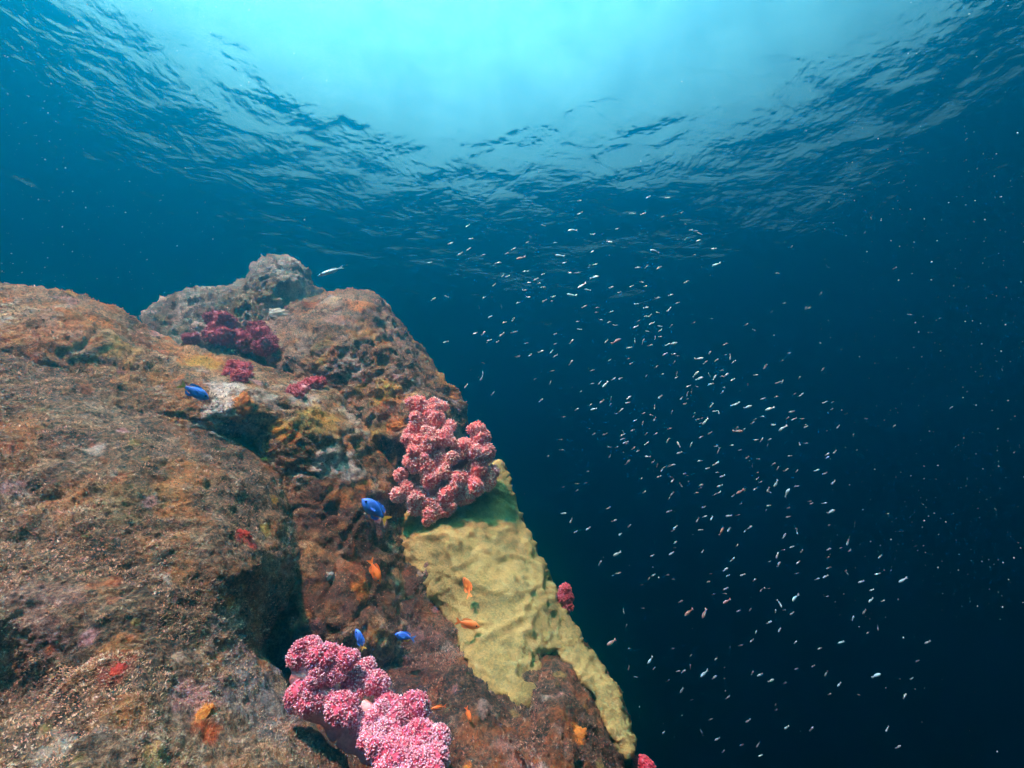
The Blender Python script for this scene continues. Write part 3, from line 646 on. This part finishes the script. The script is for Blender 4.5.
sf_ = fish("slender_fish", "fish", "slender pale fish swimming above the reef crest against the blue water", None, (318, 276), (343, 267), 1.9, (m_silv, m_silv, m_silv), .17, .12)

# the school
Z8 = [(345,15),(362,12,2),(335,45),(365,45),(265,5),(240,3),(148,5),(180,4,3),(35,72),(228,75),(222,25),(526,15),(445,60,2),(480,40),(500,65),(465,72),(545,55),(555,70),(433,110,2),(445,123,2),(478,113),(495,120),(532,112),(482,141),(372,120),(410,148),(420,165),(388,187),(400,204),(520,167),(553,127),(627,112),(657,86),(697,137),(712,133),(752,172),(771,176),(846,200),(890,278),(145,142,2),(127,138),(103,140),(172,125),(193,123),(97,208),(107,221),(134,197),(163,188),(220,185),(217,201),(196,224),(53,222),(303,215),(292,240),(303,254),(268,235),(241,257),(265,265),(232,289),(203,295),(199,317),(210,328),(157,343),(109,301),(144,302),(200,305),(320,182),(485,210),(508,232),(495,228),(465,261,2),(480,298),(451,311),(419,335),(553,208),(567,204),(600,215,2),(672,220,2),(648,245),(650,188),(683,272),(712,282,2),(748,253),(742,230),(570,292,3),(671,318),(645,320),(628,320),(767,333),(787,278),(617,265),(577,352),(550,337),(507,355),(500,340),(380,335),(383,361),(345,322),(277,331),(307,300),(250,355),(298,390),(310,402),(326,417),(316,438),(280,373),(360,400),(217,391),(360,451),(388,465),(360,492),(270,487),(500,396),(473,411),(615,403),(697,410),(724,416),(736,371),(600,376),(631,444),(624,477),(667,479),(693,459,2),(725,490,2),(577,485,3),(555,498),(511,467),(520,436),(509,488),(448,387),(822,417),(848,427),(855,366),(855,376),(880,358),(876,456),(847,522),(804,524),(759,468),(731,566),(866,550,2),(668,530),(540,563),(485,571),(463,565),(440,577),(460,535),(349,549),(368,600),(450,608),(517,613,3),(541,607),(592,612),(607,600),(758,615),(718,627),(743,662),(695,690),(700,718),(860,670),(921,648),(927,674),(858,730),(850,757),(824,765),(919,747),(583,752),(553,702),(529,735),(538,754),(456,677),(295,690),(184,684,2),(128,714),(188,746),(90,604),(36,578),(12,555),(51,614),(155,538),(175,578),(222,595),(193,622),(370,648),(357,683),(300,752),(762,712)]
Z7 = [(30,265),(43,381),(85,373),(98,203),(153,147),(163,188),(155,222),(128,237),(203,240),(250,265),(237,337),(223,438),(205,376),(190,408),(260,404),(265,307),(280,308),(300,220),(278,235),(344,199),(337,292),(323,250,3),(335,353),(348,375),(349,328),(371,318),(393,301),(314,393),(398,387),(395,145),(433,200),(448,242,2),(461,265),(488,160,2),(511,66),(512,107),(555,174),(551,230),(560,270),(505,297),(518,339,2),(536,352),(557,311,2),(480,297),(485,369,2),(427,374),(607,198),(632,156),(697,280),(710,327),(677,340),(613,343),(637,360),(567,408),(565,423),(613,421),(526,405),(605,455),(625,465),(505,453),(510,478),(433,493),(485,517),(434,524),(420,551),(433,563),(387,549),(352,561),(303,487),(298,448),(270,456),(262,495),(203,491),(176,491),(222,513),(248,518),(82,519),(313,566),(200,630,2),(147,660),(233,683),(387,705),(753,505),(727,484),(767,482),(768,468),(740,459),(725,436),(723,408),(692,397),(760,378),(760,424),(803,367),(797,415),(825,393),(852,327),(765,280),(753,227,2),(776,118),(715,108),(680,107),(838,104),(730,55),(793,57),(883,163),(867,160),(895,171),(890,194),(948,271,2),(940,220),(690,470)]
Z1 = [(176,328),(232,308,2),(241,329),(303,336),(316,337),(334,325),(312,385),(370,342,2),(395,352),(399,305),(330,185,3),(309,158),(370,188,3),(380,107),(424,125),(466,90),(498,103),(515,129),(457,182),(427,157,3),(487,179),(563,163,2),(552,182),(602,148,2),(594,188),(502,236),(562,231),(491,258),(536,211),(170,219),(132,262,3),(163,183),(658,100),(679,93),(798,128),(796,154),(827,156),(877,103,2),(771,107),(779,184),(750,200),(814,225),(789,237),(720,262),(665,278),(603,262),(682,342),(690,395),(715,370),(648,323),(605,330),(809,347,2),(900,355),(915,310),(941,262),(883,400),(838,484),(866,530),(644,484),(580,480),(482,463),(507,525),(465,525),(513,552),(386,459),(362,491),(403,510),(265,493),(430,403),(512,345),(540,360),(493,340),(813,87),(819,43)]
pts = [(560 + p[0] / 3.2, 340 + p[1] / 3.2, p[2] if len(p) > 2 else 1) for p in Z8] + [(420 + p[0] / 3.2, 180 + p[1] / 3.2, p[2] if len(p) > 2 else 1) for p in Z7] + [(560 + p[0] / 2.56, 540 + p[1] / 2.56, p[2] if len(p) > 2 else 1) for p in Z1]
keep = []
for p in pts:
    if all(math.hypot(p[0] - q[0], p[1] - q[1]) > 2.5 for q in keep): keep.append(p)
pts = keep
fr_ = random.Random(5)
def tiny_mesh(name, bend):
    v, f = fish_body(1.0, .30, .14, ns=9, nr=8, bend=bend)
    v2, f2 = blade([(-.28, .03), (-.5, .15), (-.45, 0), (-.5, -.15), (-.28, -.03)], .02, bend, 1.0); n0 = len(v)
    return mesh(name, v + v2, f + [tuple(i + n0 for i in q) for q in f2])
TM = {(k, b_): tiny_mesh("silver_fish", b_) for k in 's' for b_ in (0., .25, -.3)}
for me in TM.values(): me.materials.append(m_silv)
TB = tiny_mesh("silver_fish", .1); TB.materials.append(m_brow)
def tiny_mat(x, y, k):
    d = fr_.uniform(1.7, 2.6) if k > 1 else fr_.uniform(2.0, 4.2)
    a = R((14 if y < 330 else 30 if y < 520 else 42) + fr_.gauss(0, 18))
    if fr_.random() < .06: a += R(70)
    Lp = (fr_.uniform(9.0, 11.5) if k == 3 else fr_.uniform(8.5, 10.5) if k == 2 else fr_.uniform(3.8, 6.8))
    dx, dy = math.cos(a) * Lp / 2, -math.sin(a) * Lp / 2
    if fr_.random() < .6: dx, dy = -dx, -dy
    yw = fr_.uniform(-.5, .5) * Lp / FOC * d
    h, t = px(x + dx, y + dy, d - yw / 2), px(x - dx, y - dy, d + yw / 2)
    L = (h - t).length
    return Matrix.Translation((h + t) / 2) @ orient(h - t) @ Matrix.Diagonal((L, L, L, 1))
pts.sort(key=lambda p: -p[2])
rest = []
for i, (x, y, k) in enumerate(pts):
    M = tiny_mat(x, y, k)
    if i >= 296: rest.append(M); continue
    me = TB if k == 3 else TM[('s', fr_.choice((0., .25, -.3)))]
    o = bpy.data.objects.new("brown_fish" if k == 3 else "silver_fish", me); C.objects.link(o); o.matrix_basis = M
    if k == 3: tag(o, "small brownish fish among the silver school in open water", "fish", "brownish fish in the school")
    else: tag(o, "tiny silver fish in the loose school hovering in the open water right of the reef", "fish", "school of tiny silver fish")
for _ in range(170):
    x = fr_.gauss(700, 95); y = fr_.gauss(450, 130)
    if x > 480 + max(0, y - 400) * .45 and 190 < y < 765:
        d = fr_.uniform(3.8, 6.0); a = R(25 + fr_.gauss(0, 25)); q = fr_.uniform(1.5, 2.6)
        h, t = px(x + math.cos(a) * q, y - math.sin(a) * q, d), px(x - math.cos(a) * q, y + math.sin(a) * q, d); L = (h - t).length
        rest.append(Matrix.Translation((h + t) / 2) @ orient(h - t) @ Matrix.Diagonal((L, L, L, 1)))
V, F = [], []
src = TM[('s', 0.)]
sv = [v.co.copy() for v in src.vertices]; sfc = [tuple(p.vertices) for p in src.polygons]
for M in rest:
    n0 = len(V); V += [M @ v for v in sv]; F += [tuple(i + n0 for i in f) for f in sfc]
o = link("fish_shoal", mesh("fish_shoal", V, F), m_silv)
tag(o, "faint far fish scattered behind the silver school", "fish shoal", kind='stuff')

# drifting specks
b = NB("drifting_specks")
pb = b.n("ShaderNodeBsdfPrincipled", Base__Color=(.42, .74, .78, 1), Roughness=.8)
b.l(pb.outputs[0], b.out.inputs['Surface'])
V, F = [], []
ico = bmesh.new(); bmesh.ops.create_icosphere(ico, subdivisions=1, radius=1); iv = [v.co.copy() for v in ico.verts]; if_ = [tuple(v.index for v in f.verts) for f in ico.faces]; ico.free()
for _ in range(1900):
    u = fr_.random()
    if u < .42: x, y = fr_.uniform(0, 340) ** 1.0, fr_.uniform(0, 300)
    elif u < .72: x, y = fr_.uniform(820, 1024), fr_.uniform(120, 620)
    else: x, y = fr_.uniform(0, 1024), fr_.uniform(0, 768)
    if u < .42 and fr_.random() < x / 520: continue
    d = fr_.uniform(.5, 2.6)
    h = hit(x, y)
    if h and h[2] < d + .1: continue
    r = (.14 + .30 * fr_.random() ** 4) / FOC * d
    if fr_.random() < .015: r *= 2.2
    p = px(x, y, d); st = Vector((fr_.uniform(.6, 1.2), fr_.uniform(.6, 1.2), fr_.uniform(.6, 1.8)))
    n0 = len(V); V += [p + Vector((v.x * st.x, v.y * st.y, v.z * st.z)) * r for v in iv]; F += [tuple(i + n0 for i in f) for f in if_]
o = link("drifting_specks", mesh("drifting_specks", V, F), b.m); tag(o, "pale plankton specks drifting in the water", "plankton", kind='stuff')

# ------------------------------------------------------------------ turf on the rocks
b = NB("algae_turf")
at = b.n("ShaderNodeAttribute", _attribute_name="tone")
pb = b.n("ShaderNodeBsdfPrincipled", Base__Color=at.outputs['Color'], Roughness=.9); pb.inputs['Specular IOR Level'].default_value = .1
b.l(pb.outputs[0], b.out.inputs['Surface'])
tr_ = random.Random(3)
PAL = {"main_rock": [(.26, .165, .095), (.36, .25, .15), (.46, .34, .22), (.16, .10, .06), (.40, .22, .17), (.50, .42, .31), (.30, .19, .07)],
       "ledge_rock": [(.28, .18, .09), (.40, .24, .10), (.20, .13, .08), (.48, .40, .28), (.36, .19, .10)],
       "dome_rock": [(.26, .18, .11), (.34, .25, .15), (.16, .11, .07), (.42, .35, .25), (.36, .22, .09)],
       "peak_rock": [(.22, .26, .18), (.32, .37, .28), (.13, .14, .10), (.46, .50, .42)],
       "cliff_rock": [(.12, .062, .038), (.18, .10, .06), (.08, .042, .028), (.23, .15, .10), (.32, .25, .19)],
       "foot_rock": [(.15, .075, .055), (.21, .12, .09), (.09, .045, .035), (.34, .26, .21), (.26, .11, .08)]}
V, F, T = [], [], []
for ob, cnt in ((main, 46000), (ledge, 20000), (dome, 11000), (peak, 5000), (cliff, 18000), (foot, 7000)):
    me = ob.data; nv = len(me.vertices); pal = PAL[ob.name]
    fr3 = int(nv * .86)
    for _ in range(cnt):
        v = me.vertices[tr_.randrange(1, fr3)]
        p = v.co; n = v.normal
        if fbm(p, 7, 3, 71.) < -.28: continue
        dist = p.length; s = tr_.uniform(.6, 1.3) / FOC * max(.9, dist) * (1.0 + .6 * tr_.random() ** 4)
        c = tr_.choice(pal); g = tr_.uniform(.75, 1.25); c = tuple(min(1, q * g) for q in c)
        u = n.cross(Vector((tr_.gauss(0, 1), tr_.gauss(0, 1), tr_.gauss(0, 1)))).normalized(); w_ = n.cross(u)
        tip = p + n * s * tr_.uniform(.5, 1.5) + (u * tr_.gauss(0, .5) + w_ * tr_.gauss(0, .5)) * s
        n0 = len(V); k = 4; a0 = tr_.random() * 6
        for j in range(k):
            a = a0 + 2 * math.pi * j / k; V.append(p + (u * math.cos(a) + w_ * math.sin(a)) * s * tr_.uniform(.35, .7) - n * s * .3); T.append((*[q * .85 for q in c], 1))
        V.append(tip); T.append((*c, 1))
        for j in range(k): F.append((n0 + j, n0 + (j + 1) % k, n0 + k))
me = mesh("algae_turf", V, F); set_tone(me, T)
tf = link("algae_turf", me, b.m); tag(tf, "short brown and pinkish turf growing on the reef rocks", "turf", kind='stuff')
